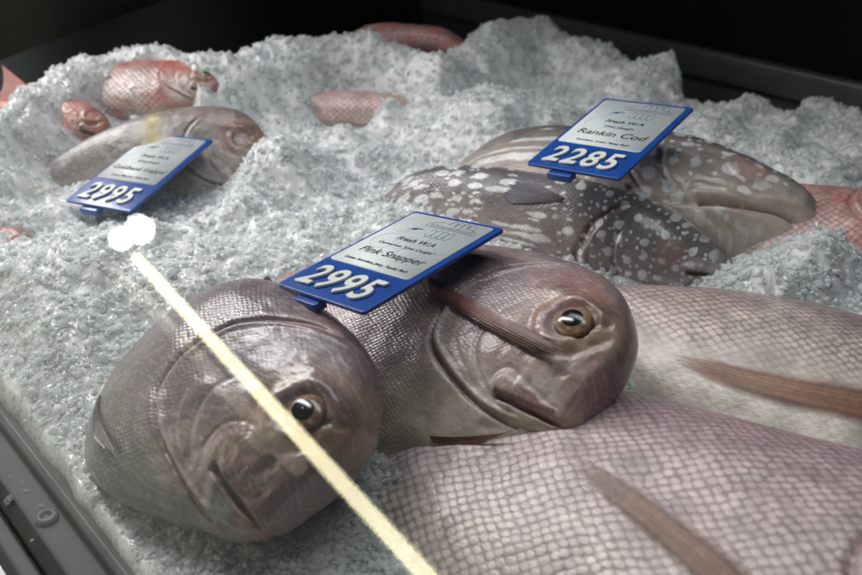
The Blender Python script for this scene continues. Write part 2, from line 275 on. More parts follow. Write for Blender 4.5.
def tube(P, R, nseg=8):
    P = np.asarray(P, float); n = len(P); R = np.broadcast_to(np.asarray(R, float), (n,)); T = np.gradient(P, axis=0); T /= np.linalg.norm(T, axis=1)[:, None]+1e-12
    up = np.array([0, 0, 1.0]) if abs(T[0, 2]) < .9 else np.array([1.0, 0, 0]); A = np.cross(T, up); A /= np.linalg.norm(A, axis=1)[:, None]; B = np.cross(T, A)
    t = np.linspace(0, 2*math.pi, nseg, endpoint=False); V = P[:, None]+R[:, None, None]*(A[:, None]*np.cos(t)[None, :, None]+B[:, None]*np.sin(t)[None, :, None])
    V = V.reshape(-1, 3); c = len(V); V = np.concatenate([V, P[:1], P[-1:]]); j = np.arange(nseg); j2 = (j+1) % nseg
    return V, [grid_faces(n, nseg, True), np.stack([np.full(nseg, c), j2, j], -1), np.stack([np.full(nseg, c+1), (n-1)*nseg+j, (n-1)*nseg+j2], -1)]
def join(parts):
    Vs, F3, F4 = [], [], []; off = 0
    for V, Fs in parts:
        for f in (Fs if isinstance(Fs, list) else [Fs]):
            f = np.asarray(f); (F3 if f.shape[1] == 3 else F4).append(f+off)
        Vs.append(V); off += len(V)
    return np.concatenate(Vs), [x for x in ([np.concatenate(F4)] if F4 else [])+([np.concatenate(F3)] if F3 else [])]
#==FISH
G = lambda d, s: np.exp(-(d/s)**2)
def seg(x, z, a, b_):
    ax, az = a; bx, bz = b_; t = np.clip(((x-ax)*(bx-ax)+(z-az)*(bz-az))/((bx-ax)**2+(bz-az)**2), 0, 1)
    return np.hypot(x-ax-t*(bx-ax), z-az-t*(bz-az)), t
def mixc(c, d, t): return c*(1-t[..., None])+np.asarray(d)*t[..., None]
def snapper_detail(x, z, zn, P, p):
    """lateral offset, colour and scale mask of a snapper flank; x, z in body lengths, zn -1 belly .. 1 back"""
    ex, ez = p['eye']; gx = p.get('gill', .245)
    d = .0034*fbm(P, 13, 3, 3)+.0009*fbm(P, 55, 4, 7)*smooth(.35, .2, x)+.0003*fbm(P, 60, 3, 7)
    rz = np.where(z > .04, .135, .105); m = np.where(x > .10, np.hypot((x-.10)/(gx-.10), (z-.04)/rz), np.abs(z-.04)/rz); m = m+.03*noise(P, 22, 5)
    ins = 1-smooth(.985, 1.012, m); d += .0065*ins+.0022*G(m-.965, .02)*(x > .08)-.005*G(m-1.035, .025)*(x > .08)
    m2 = np.hypot((x-.085)/.105, (z-.025)/.082)+.03*noise(P, 25, 8); low = smooth(.09, .03, z)*smooth(.06, .10, x)
    d += low*(.0026*(1-smooth(.94, 1.03, m2))-.0024*G(m2-1.035, .03)*(.5+.5*noise(P, 30, 61)))
    m3 = np.hypot((x-.09)/.135, (z-.035)/.094)+.02*noise(P, 30, 12); d += -.0010*G(m3-1, .02)*smooth(.05, -.02, z)*smooth(.08, .14, x)
    de = np.hypot(x-ex, z-ez); d += .0036*G(de-.034, .009)-.0045*(1-smooth(.018, .030, de))
    d += -.0035*G(de-.052, .007)*smooth(ez+.02, ez-.02, z)
    db, tb = seg(x, z, (ex+.03, ez+.042), (ex-.03, ez+.028)); d += .0040*G(db, .012)
    ds, ts = seg(x, z, (ex-.028, ez-.015), (.045, .005)); d += -.0045*G(ds, .010)
    d += .005*G(np.hypot((x-.075)/1.4, z-.018), .032)
    mc = p.get('corner', (.118, -.032)); dm, tm = seg(x, z, p.get('m0', (-.01, -.040)), mc)
    groove = G(dm, .0034); d += -.014*groove*(.25+.75*smooth(.0, .35, tm))+.0018*G(dm-.009, .005)*smooth(1.02, .8, tm)*tm
    dc, tcp = seg(x, z, (.030, mc[1]+.006), (mc[0]-.006, mc[1]+.013)); mr_ = p.get('mxr', .011)*(.35+1.2*tcp); mxl = 1-smooth(mr_*.65, mr_*1.3, dc+.004*noise(P, 45, 71)); d += .0028*mxl-.0018*G(dc-mr_*1.55, .003)*(z > mc[1]+.01)
    for q in ((ex-.032, ez+.004), (ex-.041, ez+.010)): d += -.005*G(np.hypot(x-q[0], (z-q[1])*.7), .0042)
    dj, tj = seg(x, z, (.02, -.055), (.15, -.085)); d += -.003*G(dj, .006)
    pf, tp = seg(x, z, (.245, -.045), (.262, -.015)); d += .005*G(pf, .02)
    # colour
    big = fbm(P, 9, 4, 21); sm = fbm(P, 40, 4, 31)
    c = np.zeros(x.shape+(3,))+np.array(p.get('belly', (.56, .52, .45)))
    zz = zn+.22*big; c = mixc(c, p.get('mid', (.46, .385, .37)), smooth(-.75, -.15, zz)); c = mixc(c, p.get('back', (.27, .205, .205)), smooth(.05, .85, zz))
    hd = smooth(.27, .20, x+.02*big); c = mixc(c, p.get('head', (.27, .205, .21)), hd*smooth(-.5, .45, zn+.3*big)*.85)
    c = mixc(c, (.15, .11, .12), smooth(.75, 1.0, zn+.1*big)*p.get('dark', .6))
    c = mixc(c, (.36, .22, .13), .55*G(de-.045, .02)*hd); c = mixc(c, (.13, .08, .08), .8*G(db, .013))
    c = mixc(c, (.40, .25, .16), .6*G(np.hypot((x-.045), (z-.052)), .022))
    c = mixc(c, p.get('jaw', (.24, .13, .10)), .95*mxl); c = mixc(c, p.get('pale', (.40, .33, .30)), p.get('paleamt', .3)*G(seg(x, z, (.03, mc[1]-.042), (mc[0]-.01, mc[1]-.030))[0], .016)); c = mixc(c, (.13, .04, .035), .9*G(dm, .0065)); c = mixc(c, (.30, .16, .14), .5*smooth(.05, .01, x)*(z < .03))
    c = mixc(c, (.50, .47, .46), .55*G(np.hypot((x-.135)/1.5, z+.02), .035)*(.5+.5*smooth(-.2, .3, sm)))
    c = mixc(c, (.18, .06, .055), .6*G(m-1.025, .022)*(x > .1)); c = mixc(c, (.55, .50, .47), .45*G(m-.955, .03)*(x > .12)*(z < .05)); c = mixc(c, (.32, .15, .13), .4*smooth(.15, .55, fbm(P, 18, 3, 44))*smooth(.3, .1, x))
    c = c*(1+.16*sm)[..., None]
    mask = smooth(.06, .12, x)*(1-mxl)*(1-.9*G(de, .036))*(1-.7*hd*smooth(-.05, .02, -.02-z)); mask = mask*(1-p.get('bare', .35)*hd)
    mask = np.clip(mask*(1-.6*G(m-1, .03)*(x > .1))*(1-p.get('smoothbelly', 0)*smooth(.05, -.45, zn+.15*big)), 0, 1)
    return d, c, mask
def cod_detail(x, z, zn, P, p):
    ex, ez = p['eye']
    d = .0025*fbm(P, 10, 3, 3)+.0006*fbm(P, 50, 3, 7)
    gx = p.get('gill', .31); m = np.where(x > .12, np.hypot((x-.12)/(gx-.12+.05*np.clip(-z/.1, 0, 1)), (z+.01)/.125), np.abs(z+.01)/.125)+.03*noise(P, 16, 5)
    d += .010*(1-smooth(.95, 1.02, m))-.007*G(m-1.05, .035)*(x > .1)
    m2 = np.hypot((x-.12)/.115, (z-.0)/.105)+.03*noise(P, 20, 8); d += smooth(.07, .0, z)*smooth(.1, .15, x)*(.004*(1-smooth(.96, 1.03, m2))-.004*G(m2-1.04, .03))
    m3 = np.hypot((x-.1)/.19, (z+.02)/.10)+.03*noise(P, 20, 9); d += -.004*G(m3-1, .022)*smooth(-.0, -.05, z)
    de = np.hypot(x-ex, z-ez); d += .0022*G(de-.026, .008)+.003*(1-smooth(.008, .024, de)); d += -.0028*G(de-.030, .005)*smooth(ez+.01, ez-.02, z)
    mc = p.get('corner', (.125, -.040)); dm, tm = seg(x, z, p.get('m0', (-.01, -.018)), mc); d += -.014*G(dm, .0038)+.006*G(dm-.012, .007)
    dc, tcp = seg(x, z, (.04, mc[1]+.012), (mc[0]+.005, mc[1]+.016)); mxl = 1-smooth(.011, .017, dc); d += .003*mxl-.002*G(dc-.021, .004)
    for zz0, w_ in ((-.070, .006), (-.088, .005)):
        dj, tj = seg(x, z, (.02, zz0+.015), (.27, zz0-.012)); d += -.006*G(dj+.004*noise(P, 12, 41), w_)
    c = np.zeros(x.shape+(3,))+np.array(p.get('belly', (.42, .34, .29))); big = fbm(P, 8, 4, 21); sm = fbm(P, 40, 4, 31)
    c = mixc(c, p.get('mid', (.24, .205, .185)), smooth(-.85, -.15, zn+.25*big)); c = mixc(c, p.get('back', (.085, .080, .080)), smooth(-.05, .6, zn+.2*big))
    c = mixc(c, (.24, .12, .10), .6*G(dm, .0045)+.4*G(m-1.04, .03)*(x > .1)); c = mixc(c, (.38, .20, .18), .45*(1-smooth(.015, .045, de)))
    # pale spots, longer and slanted towards the tail
    st = smooth(.3, .6, x); U = np.stack([x*(1-.33*st)+.45*st*z, z*(1+.15*st)], -1)+.0022*np.stack([fbm(P, 55, 2, 51), fbm(P, 55, 2, 61)], -1)
    fr_ = p.get('spotf', 26); dd, idd = cell2(U, fr_, 3+p.get('seed', 0)); rad = .12+.22*idd*(idd > .22)+.04*st
    sp = (1-smooth(rad*.86, rad*1.06, dd))*(idd > .10); dd2, id2 = cell2(U, fr_*1.9, 11); sp = np.maximum(sp, (1-smooth(.15, .23, dd2))*(id2 > .42))
    sp *= smooth(.02, .07, x)*(1-.85*G(de, .03))*(1-mxl*.6)*p.get('spots', 1)*(.55+.45*smooth(-.95, -.3, zn))
    c = mixc(c, (.72, .73, .72), sp*(.76+.2*smooth(-.3, .3, sm))); c = c*(1+.14*sm)[..., None]
    return d+.0006*sp, c, smooth(.1, .3, x)*(1-.6*(x < gx))
def red_detail(x, z, zn, P, p):
    q = dict(p); q.setdefault('eye', (.085, .045)); q.setdefault('back', (.42, .12, .10)); q.setdefault('mid', (.55, .26, .23)); q.setdefault('belly', (.62, .46, .43)); q.setdefault('head', (.50, .22, .19)); q.setdefault('dark', .1)
    q.setdefault('corner', (.10, -.038)); d, c, mask = snapper_detail(x, z, zn, P, q)
    c = mixc(c, (.48, .10, .07), .5*smooth(.1, .6, fbm(P, 11, 3, 77))); return d, c, mask
DET = dict(snapfat=snapper_detail, coddeep=cod_detail, snapslim=snapper_detail, codlong=cod_detail, snapper=snapper_detail, cod=cod_detail, red=red_detail)
def fish_body(kind, L, bend, p, nx=420, nt=300, xcut=.93):
    s = np.linspace(0, 1, nx); xs = xcut*(.42*s+.58*s**2.2); xs = xs-xs[0]; xs = np.sort(np.concatenate([xs, [.0006, .0016]]))
    nx = len(xs); t, b_, w = prof(kind, xs); zc = (t+b_)/2; h = (t-b_)/2; th = np.linspace(0, 2*math.pi, nt, endpoint=False)+math.pi/2
    cz = np.sin(th); cyy = np.cos(th); fl = p.get('flat', 1.0)
    z = zc[:, None]+h[:, None]*cz[None]; y = w[:, None]*np.sign(cyy)[None]*np.abs(cyy)[None]**.84
    if fl != 1.0: y = np.where(y < 0, y*fl, y)
    x = np.repeat(xs[:, None], nt, 1); P = np.stack([x, y, z], -1)
    e = np.diff(P*L, axis=1, append=(P[:, :1]*L)); el = np.linalg.norm(e, axis=-1); half = nt//2
    cum = np.zeros((nx, nt)); cum[:, 1:half+1] = np.cumsum(el[:, :half], 1); back = np.cumsum(el[:, ::-1], 1); cum[:, half+1:] = back[:, ::-1][:, half+1:]
    vv = cum-h[:, None]*L*1.45       # centred on the flank line so scale rows run along the body
    d, c, mask = DET[kind](x, z, cz[None]*np.ones_like(x), P+np.array([p.get('seed', 0)*3.1, 0, 0]), p)
    lat = np.abs(cyy)[None]**.55; att = np.minimum(1, w[:, None]/.03)
    P[..., 1] += np.sign(cyy)[None]*d*lat*att
    P[..., 0] += p.get('snout', .036 if 'snap' in kind or kind == 'red' else 0)*smooth(.11, -.055, z)*smooth(.19, .0, x)
    V = bent(P, bend)*L; V = V.reshape(-1, 3); c = c.reshape(-1, 3); mask = mask.reshape(-1)
    suv = np.stack([x*L, vv], -1).reshape(-1, 2)
    n = len(V); V = np.concatenate([V, V[:nt].mean(0)[None], V[-nt:].mean(0)[None]]); c = np.concatenate([c, c[:1], c[-1:]]); mask = np.append(mask, [0, 0]); suv = np.concatenate([suv, suv[:1], suv[-1:]])
    j = np.arange(nt); j2 = (j+1) % nt
    return V, [grid_faces(nx, nt, True), np.stack([np.full(nt, n), j2, j], -1), np.stack([np.full(nt, n+1), (nx-1)*nt+j, (nx-1)*nt+j2], -1)], np.clip(c, 0, 1), suv, mask
def draped(kind, L, bend, pts, side=1):
    """pts (...,3): x, z, outward offset from the flank (body lengths) -> bent local metres"""
    x, z, o = pts[..., 0], pts[..., 1], pts[..., 2]; t, b_, w = prof(kind, x); zc = (t+b_)/2; h = (t-b_)/2; u = np.clip((z-zc)/h, -1, 1)
    y = w*np.sqrt(np.maximum(0, 1-u*u))**.84+o; return bent(np.stack([x, side*y, z], -1), bend)*L
def fan(root_a, root_b, tip_a, tip_b, bow=0, nr=16, nl=40, lift=(.006, .012), ragged=.06, seed=0, puff=0.0):
    """fin sheet in flank coordinates: rows along rays from the root edge a-b to the tip edge"""
    rng = np.random.default_rng(seed); f = np.linspace(0, 1, nr*6+1); s = np.linspace(0, 1, nl)
    A = np.array(root_a)*(1-f[:, None])+np.array(root_b)*f[:, None]; Bt = np.array(tip_a)*(1-f[:, None])+np.array(tip_b)*f[:, None]
    rag = 1-ragged*np.interp(f*nr, np.arange(nr+1), rng.random(nr+1))-ragged*.7*np.abs(np.sin(f*nr*math.pi))
    cut = rag*(1-.25*np.abs(f-.5)**2*4*.6); S = s[None]*cut[:, None]
    XY = A[:, None]*(1-S[..., None])+Bt[:, None]*S[..., None]
    dv = (np.array(tip_a)+tip_b-root_a-root_b)/2; nrm = np.array([-dv[1], dv[0]]); XY = XY+bow*nrm*(S*(1-S)*4)[..., None]
    ray = .5+.5*np.cos(f*nr*2*math.pi); off = lift[0]+(lift[1]-lift[0])*S+puff*(np.sin(f*math.pi)[:, None]-.6)+.0014*ray[:, None]*(1-.5*S)+.002*np.sin(S*7+f[:, None]*5)*S
    return np.concatenate([XY, off[..., None]], -1), ray[:, None]*np.ones_like(S), S
def fin_obj(name, kind, L, bend, parent, fanargs, side, c0, c1, thick=.0030, rc=.5, soft=.01):
    Pt, ray, S = fanargs; nr, nl = S.shape; top = draped(kind, L, bend, Pt, side); lo = Pt.copy(); lo[..., 2] -= thick*(1.1-.9*S); bot = draped(kind, L, bend, lo, side)
    V = np.concatenate([top.reshape(-1, 3), bot.reshape(-1, 3)]); F1 = grid_faces(nr, nl); F2 = grid_faces(nr, nl, off=nr*nl)[:, ::-1]; n = nr*nl
    e = []; idx = lambda i, j: i*nl+j
    ring = [idx(0, j) for j in range(nl)]+[idx(i, nl-1) for i in range(1, nr)]+[idx(nr-1, j) for j in range(nl-2, -1, -1)]+[idx(i, 0) for i in range(nr-2, 0, -1)]
    ring = np.array(ring); r2 = np.roll(ring, -1); E = np.stack([ring, ring+n, r2+n, r2], -1)
    c = np.array(c0)*(1-S[..., None])+np.array(c1)*S[..., None]; rv = np.random.default_rng(nr).uniform(.8, 1.22, nr//6+2); c = c*(1-rc*.5+rc*ray[..., None])*np.interp(np.arange(nr)/6.0, np.arange(len(rv)), rv)[:, None, None]; al = smooth(0, soft, np.linspace(0, 1, nr))[:, None]*smooth(1, 1-soft, np.linspace(0, 1, nr))[:, None]*smooth(1.0, .6, S)
    c = np.concatenate([np.concatenate([c, (.12+.88*(al if soft > .02 else 1+0*al))[..., None]], -1).reshape(-1, 4)]*2)
    return mesh_obj(name, V, [np.concatenate([F1, F2, E])], M['fin'], parent, col=np.clip(c, 0, 1))
def back_fin(name, kind, L, bend, parent, x0, x1, hgt, lean, edge='t', nsp=11, c0=(.30, .17, .15), c1=(.16, .08, .08)):
    """spiny fin on the back ('t') or belly ('b'), folded backwards and leaning to one flank"""
    nu, nv = nsp*10+1, 10; u = np.linspace(0, 1, nu); v = np.linspace(0, 1, nv); x = x0+(x1-x0)*u; t, b_, w = prof(kind, x); z0 = (t-.004) if edge == 't' else (b_+.004); sg = 1 if edge == 't' else -1
    saw = 1-.45*((u*nsp) % 1.0)**1.3; sv_ = np.random.default_rng(int(x0*1000)+nsp).uniform(.45, 1.15, nsp+1); saw = saw*sv_[np.minimum((u*nsp).astype(int), nsp)]; H = hgt*saw*np.clip(np.sin(np.clip(u*1.06+.06, 0, 1)*math.pi), .15, 1)**.5
    X = x[:, None]+.9*H[:, None]*v[None]; Z = z0[:, None]+sg*H[:, None]*v[None]*math.cos(lean); Y = H[:, None]*v[None]*math.sin(lean)+.0*v[None]
    sp = np.exp(-((((u*nsp) % 1.0))/.18)**2)+np.exp(-((1-((u*nsp) % 1.0))/.12)**2); th = (.0016+.0030*sp)[:, None]*(1.15-v[None])
    A = np.stack([X, Y+th, Z], -1); B = np.stack([X, Y-th, Z], -1); V = np.concatenate([bent(A, bend).reshape(-1, 3), bent(B, bend).reshape(-1, 3)])*L; n = nu*nv
    ring = np.array([i*nv for i in range(nu)]+[(nu-1)*nv+j for j in range(1, nv)]+[i*nv+nv-1 for i in range(nu-2, -1, -1)]+[j for j in range(nv-2, 0, -1)]); r2 = np.roll(ring, -1)
    c = np.array(c0)*(1-v[None, :, None])+np.array(c1)*v[None, :, None]+0*X[..., None]; c = c*(.75+.6*sp[:, None, None]); c = np.concatenate([c.reshape(-1, 3)]*2)
    return mesh_obj(name, V, [np.concatenate([grid_faces(nu, nv), grid_faces(nu, nv, off=n)[:, ::-1], np.stack([ring, ring+n, r2+n, r2], -1)])], M['fin'], parent, col=np.clip(c, 0, 1))
def tail_fin(kind, L, bend, parent, col):
    nu, nv = 41, 24; u = np.linspace(-1, 1, nu); v = np.linspace(0, 1, nv); U, Vv = np.meshgrid(u, v, indexing='ij')
    ln = .10+.07*np.abs(U)**1.5; X = .90+ln*Vv; Z = U*(.034+.12*Vv); th = .008*(1-Vv)+.0015+.0008*np.cos(U*40)
    A = np.stack([X, th, Z], -1); B = np.stack([X, -th, Z], -1); V = np.concatenate([bent(A, bend).reshape(-1, 3), bent(B, bend).reshape(-1, 3)])*L; n = nu*nv
    ring = np.array([i*nv for i in range(nu)]+[(nu-1)*nv+j for j in range(1, nv)]+[i*nv+nv-1 for i in range(nu-2, -1, -1)]+[j for j in range(nv-2, 0, -1)]); r2 = np.roll(ring, -1)
    return mesh_obj('tail_fin', V, [np.concatenate([grid_faces(nu, nv), grid_faces(nu, nv, off=n)[:, ::-1], np.stack([ring, ring+n, r2+n, r2], -1)])], M['fin'], parent, col=np.tile(np.array(col)[None], (2*n, 1)))
def eye(kind, L, bend, parent, ex, ez, r, side, iris=(.42, .27, .13), cloudy=0, sink=.3):
    P0 = flank(kind, ex, ez, side); e = 1e-3; du = flank(kind, ex+e, ez, side)-P0; dv = flank(kind, ex, ez+e, side)-P0; nn = np.cross(du, dv); nn /= np.linalg.norm(nn)
    if nn[1]*side < 0: nn = -nn
    nn = nn*.6+np.array([0, side*1.0, 0])*.4; nn /= np.linalg.norm(nn)
    a = np.cross([0, 0, 1.0], nn); a /= np.linalg.norm(a); b2 = np.cross(nn, a)
    nu, nv = 48, 24; ph = np.linspace(0, 2*math.pi, nu, endpoint=False); al = np.linspace(.02, math.pi*.62, nv)
    AL, PH = np.meshgrid(al, ph, indexing='ij'); rr = r*np.sin(AL); hh = r*.62*np.cos(AL)
    loc = P0+nn*(-sink*r*.62+.003)
    Q = loc+a*(rr*np.cos(PH))[..., None]+b2*(rr*np.sin(PH))[..., None]+nn*hh[..., None]
    V = bent(Q, bend).reshape(-1, 3)*L; n = len(V); V = np.concatenate([V, bent((loc+nn*r*.62)[None], bend)*L]); q = rr/r
    nz = noise(Q, 260, 9); c = np.zeros(q.shape+(3,))+np.array(iris)*.8; c = mixc(c, (.34, .24, .14), G(q-.54, .05)*.7); c = mixc(c, (.14, .08, .06), .6*smooth(.1, .5, noise(Q, 120, 19))); c = mixc(c, (.10, .05, .03), smooth(.74, .95, q)); c = c*(1+.3*nz)[..., None]
    c = mixc(c, (.03, .03, .03), 1-smooth(.42, .48, q)); c = np.concatenate([c.reshape(-1, 3), [[.03, .03, .03]]]); j = np.arange(nu); j2 = (j+1) % nu
    eo = mesh_obj('eye', V, [grid_faces(nv, nu, True), np.stack([np.full(nu, n), j, j2], -1)], M['eye'], parent, col=np.clip(c, 0, 1))
    al = np.linspace(.02, .47, 10); AL, PH = np.meshgrid(al, ph, indexing='ij'); rr = r*1.012*np.sin(AL); hh = r*.64*np.cos(AL)
    Q = loc+a*(rr*np.cos(PH)*1.12)[..., None]+b2*(rr*np.sin(PH))[..., None]+nn*hh[..., None]; V = bent(Q, bend).reshape(-1, 3)*L; n = len(V); V = np.concatenate([V, bent((loc+nn*r*.64)[None], bend)*L])
    mesh_obj('pupil', V, [grid_faces(10, nu, True), np.stack([np.full(nu, n), j, j2], -1)], M['pupil'], eo)
def make_fish(name, label, kind, R, loc, L, bend, p, mat, nx=420, nt=300, eyes=True, er=.022, fins=True, group=None, tailc=(.3, .16, .14)):
    root = empty(name, loc, R, label, 'fish', group)
    V, Fs, c, suv, mask = fish_body(kind, L, bend, p, nx, nt)
    mesh_obj('body', V, Fs, M[mat], root, col=c, suv=suv, mask=mask)
    if eyes:
        for s in (1, -1): eye(kind, L, bend, root, *p['eye'], er, s, p.get('iris', (.30, .20, .12)), sink=p.get('sink', .3))
    if fins: tail_fin(kind, L, bend, root, tailc)
    return root
#==ICE BED (one mass of crushed ice, built in polar sheets that get finer towards the counter front)
def px(u, v, z): return unproject(u, v, z)
RIDGE = [(-60, 150, .07), (0, 112, .08), (50, 80, .085), (100, 54, .09), (150, 47, .09), (195, 63, .09), (235, 53, .09), (290, 42, .09), (335, 34, .09), (380, 38, .085), (440, 50, .08), (478, 36, .08), (540, 25, .08), (582, 34, .075), (600, 44, .07),
         (640, 60, .065), (672, 68, .06), (684, 92, .05), (720, 100, .05), (760, 92, .05), (790, 106, .05), (812, 96, .05), (862, 108, .05), (930, 118, .05)]
rw = np.array([px(*r) for r in RIDGE]); RA = np.arctan2(rw[:, 0], rw[:, 1]); RR = np.hypot(rw[:, 0], rw[:, 1]); RZ = rw[:, 2]
MOUNDS = [(240, 205, .04, .018, .025), (266, 170, .05, .028, .028), (300, 165, .045, .012, .03), (345, 128, .045, .016, .016), (300, 112, .045, .022, .012), (388, 112, .045, .024, .014), (345, 104, .05, .012, .010), (150, 92, .06, .016, .012), (120, 100, .06, .012, .02), (320, 122, .05, .008, .02), (150, 112, .06, .008, .02), (290, 146, .05, .016, .025),   # pixel, height of the surface there, added height, size
 (505, 100, .06, .035, .06), (455, 118, .06, .020, .04), (135, 222, .05, .012, .02), (95, 208, .05, .006, .025), (330, 190, .05, .012, .05), (240, 225, .045, .010, .06), (290, 165, .05, .018, .04), (800, 284, .04, .024, .035), (860, 262, .04, .022, .05), (765, 282, .04, .010, .03),
 (60, 290, .03, .012, .06), (250, 75, .08, .014, .05), (105, 78, .08, .010, .06), (420, 75, .08, .012, .05), (620, 75, .07, .010, .05), (770, 135, .05, .012, .05), (846, 150, .05, .010, .05), (400, 150, .05, .010, .035),
 (625, 385, .035, .012, .022), (200, 262, .04, .010, .035), (20, 380, .02, .008, .05), (150, 520, .02, .0, .04), (840, 305, .03, .0, .04)]
mw = [(px(a, b_, c)[:2], h_, s_) for a, b_, c, h_, s_ in MOUNDS]
DIPS = [((.30, .33), -.020, .07), ((.02, .25), -.010, .05)]
def ice_base(X, Y):
    r = np.hypot(X, Y); az = np.arctan2(X, Y); R_ = np.interp(az, RA, RR); Z_ = np.interp(az, RA, RZ)
    lo = .014+.014*smooth(.34, .55, r)
    f = smooth(-.13, -.02, r-R_); z = lo*(1-f)+Z_*f
    bk = smooth(.0, .10, r-R_); z = z*(1-bk)-.03*bk
    for (c, h_, s_) in mw: z = z+h_*np.exp(-((X-c[0])**2+(Y-c[1])**2)/s_**2)*(1-bk)
    for (c, h_, s_) in DIPS: z = z+h_*np.exp(-((X-c[0])**2+(Y-c[1])**2)/s_**2)
    pn = X*N3[0]+Y*N3[1]; e = .090+.003*noise(np.stack([X, Y, 0*X], -1), 60, 3)
    z = z*(.25+.75*smooth(-.005, .05, pn-e))-.02*(1-smooth(-.006, .006, pn-e)); return z
def ice_z(X, Y):
    P = np.stack([X, Y, np.zeros_like(X)], -1); z = ice_base(X, Y); amp = smooth(.095, .17, X*N3[0]+Y*N3[1])
    z = z+amp*(.012*fbm(P, 15, 3, 1, .55)+.0045*(.5-np.abs(noise(P, 38, 24)))+.0028*(.5-np.abs(noise(P, 85, 25)))+.0012*noise(P, 170, 26))
    Q = P[..., :2]+.003*np.stack([noise(P, 90, 5), noise(P, 90, 6)], -1)
    for fq, a in ((110, .0020), (210, .0015), (400, .0008)):
        d, i_ = cell2(Q, fq, int(fq)); z = z+a*(np.maximum(0, 1-(d/.75)**2)*(.35+.65*i_)-.3)*(.3+.7*amp)
    return z
na, nr_ = 1250, 900; az = np.linspace(-.80, .66, na); rr_ = np.linspace(0, 1, nr_); A_, T2 = np.meshgrid(az, rr_, indexing='ij'); R2 = .16*((np.interp(A_, RA, RR)+.17)/.16)**T2
IX, IY = R2*np.sin(A_), R2*np.cos(A_); IZ = ice_z(IX, IY); bed = np.stack([IX, IY, IZ], -1).reshape(-1, 3)
# loose shards lying in the surface
rng = np.random.default_rng(5); NS = 60000
phi = (1+5**.5)/2; ico = np.array([(-1, phi, 0), (1, phi, 0), (-1, -phi, 0), (1, -phi, 0), (0, -1, phi), (0, 1, phi), (0, -1, -phi), (0, 1, -phi), (phi, 0, -1), (phi, 0, 1), (-phi, 0, -1), (-phi, 0, 1)])/1.9
icf = np.array([(0, 11, 5), (0, 5, 1), (0, 1, 7), (0, 7, 10), (0, 10, 11), (1, 5, 9), (5, 11, 4), (11, 10, 2), (10, 7, 6), (7, 1, 8), (3, 9, 4), (3, 4, 2), (3, 2, 6), (3, 6, 8), (3, 8, 9), (4, 9, 5), (2, 4, 11), (6, 2, 10), (8, 6, 7), (9, 8, 1)])
sa = rng.uniform(-.72, .6, NS*2); sr = .2*np.exp(rng.random(NS*2)*math.log(1.3/.2)); sx, sy = sr*np.sin(sa), sr*np.cos(sa)
keep = (sx*N3[0]+sy*N3[1] > .092+.012*rng.random(NS*2)) & (sr < np.interp(sa, RA, RR)+.05); sx, sy = sx[keep][:NS], sy[keep][:NS]; NS = len(sx)
ss = (.0007+.0018*rng.random(NS)**2.4+.0012*(rng.random(NS) < .05))*(.75+.6*np.hypot(sx, sy)); sz = ice_z(sx, sy)+ss*rng.uniform(-.5, .55, NS)
sv = ico[None]*(1+rng.uniform(-.35, .35, (NS, 12, 1)))*rng.uniform(.55, 1.3, (NS, 1, 3)); a1, a2 = rng.uniform(0, 6.28, (2, NS))
c1, s1, c2, s2 = np.cos(a1), np.sin(a1), np.cos(a2), np.sin(a2)
v1 = np.stack([sv[..., 0]*c1[:, None]-sv[..., 1]*s1[:, None], sv[..., 0]*s1[:, None]+sv[..., 1]*c1[:, None], sv[..., 2]], -1)
v2 = np.stack([v1[..., 0], v1[..., 1]*c2[:, None]-v1[..., 2]*s2[:, None], v1[..., 1]*s2[:, None]+v1[..., 2]*c2[:, None]], -1)*ss[:, None, None]+np.stack([sx, sy, sz], -1)[:, None]
nb = len(bed); ice = mesh_obj('crushed_ice', np.concatenate([bed, v2.reshape(-1, 3)]), [grid_faces(na, nr_)[:, ::-1], (icf[None]+12*np.arange(NS)[:, None, None]+nb).reshape(-1, 3)], M['ice'])
sm_ = np.ones(len(ice.data.polygons), bool); sm_[(na-1)*(nr_-1):] = False; us_ = sm_.copy(); us_[(na-1)*(nr_-1):(na-1)*(nr_-1)+20*(NS*2//3)] = True; ice.data.polygons.foreach_set('use_smooth', us_); ice.data.materials.append(M['shard']); ice.data.polygons.foreach_set('material_index', (~sm_).astype(np.int32))
tag(ice, 'bed of wet crushed ice heaped around and over the fish', 'ice', kind='stuff')
#==DISPLAY CASE
I3 = np.eye(3)
case = empty('display_case', (0, 0, 0), I3, 'dark metal refrigerated counter with slanted glass front holding ice and fish', 'display case')
def cpart(name, VF, mat, par=None, sm=False):
    o = mesh_obj(name, VF[0], VF[1], M[mat], par or case, smooth_=sm); return o
cpart('tray_floor', prism([(.10, -.05), (1.0, -.05), (1.0, -.035), (.10, -.035)], -.6, 1.12), 'steel')
o = cpart('tray_lip', prism([(.083, -.002), (.086, .001), (.100, -.010), (.100, -.03), (.083, -.03)], -.6, 1.12), 'steel'); bevel(o, .001)
o = cpart('front_rail', prism([(.060, -.10), (.060, -.010), (.066, -.004), (.0815, -.004), (.0815, -.10)], -.6, 1.12), 'dark'); bevel(o, .002)
o = cpart('front_rail_bead', prism([(.046, -.10), (.046, -.016), (.050, -.012), (.0592, -.012), (.0592, -.10)], -.6, 1.12), 'dark'); bevel(o, .002)
o = cpart('outer_panel', prism([(.030, -.6), (.030, -.03), (.0455, -.03), (.0455, -.6)], -.8, 1.12), 'back')
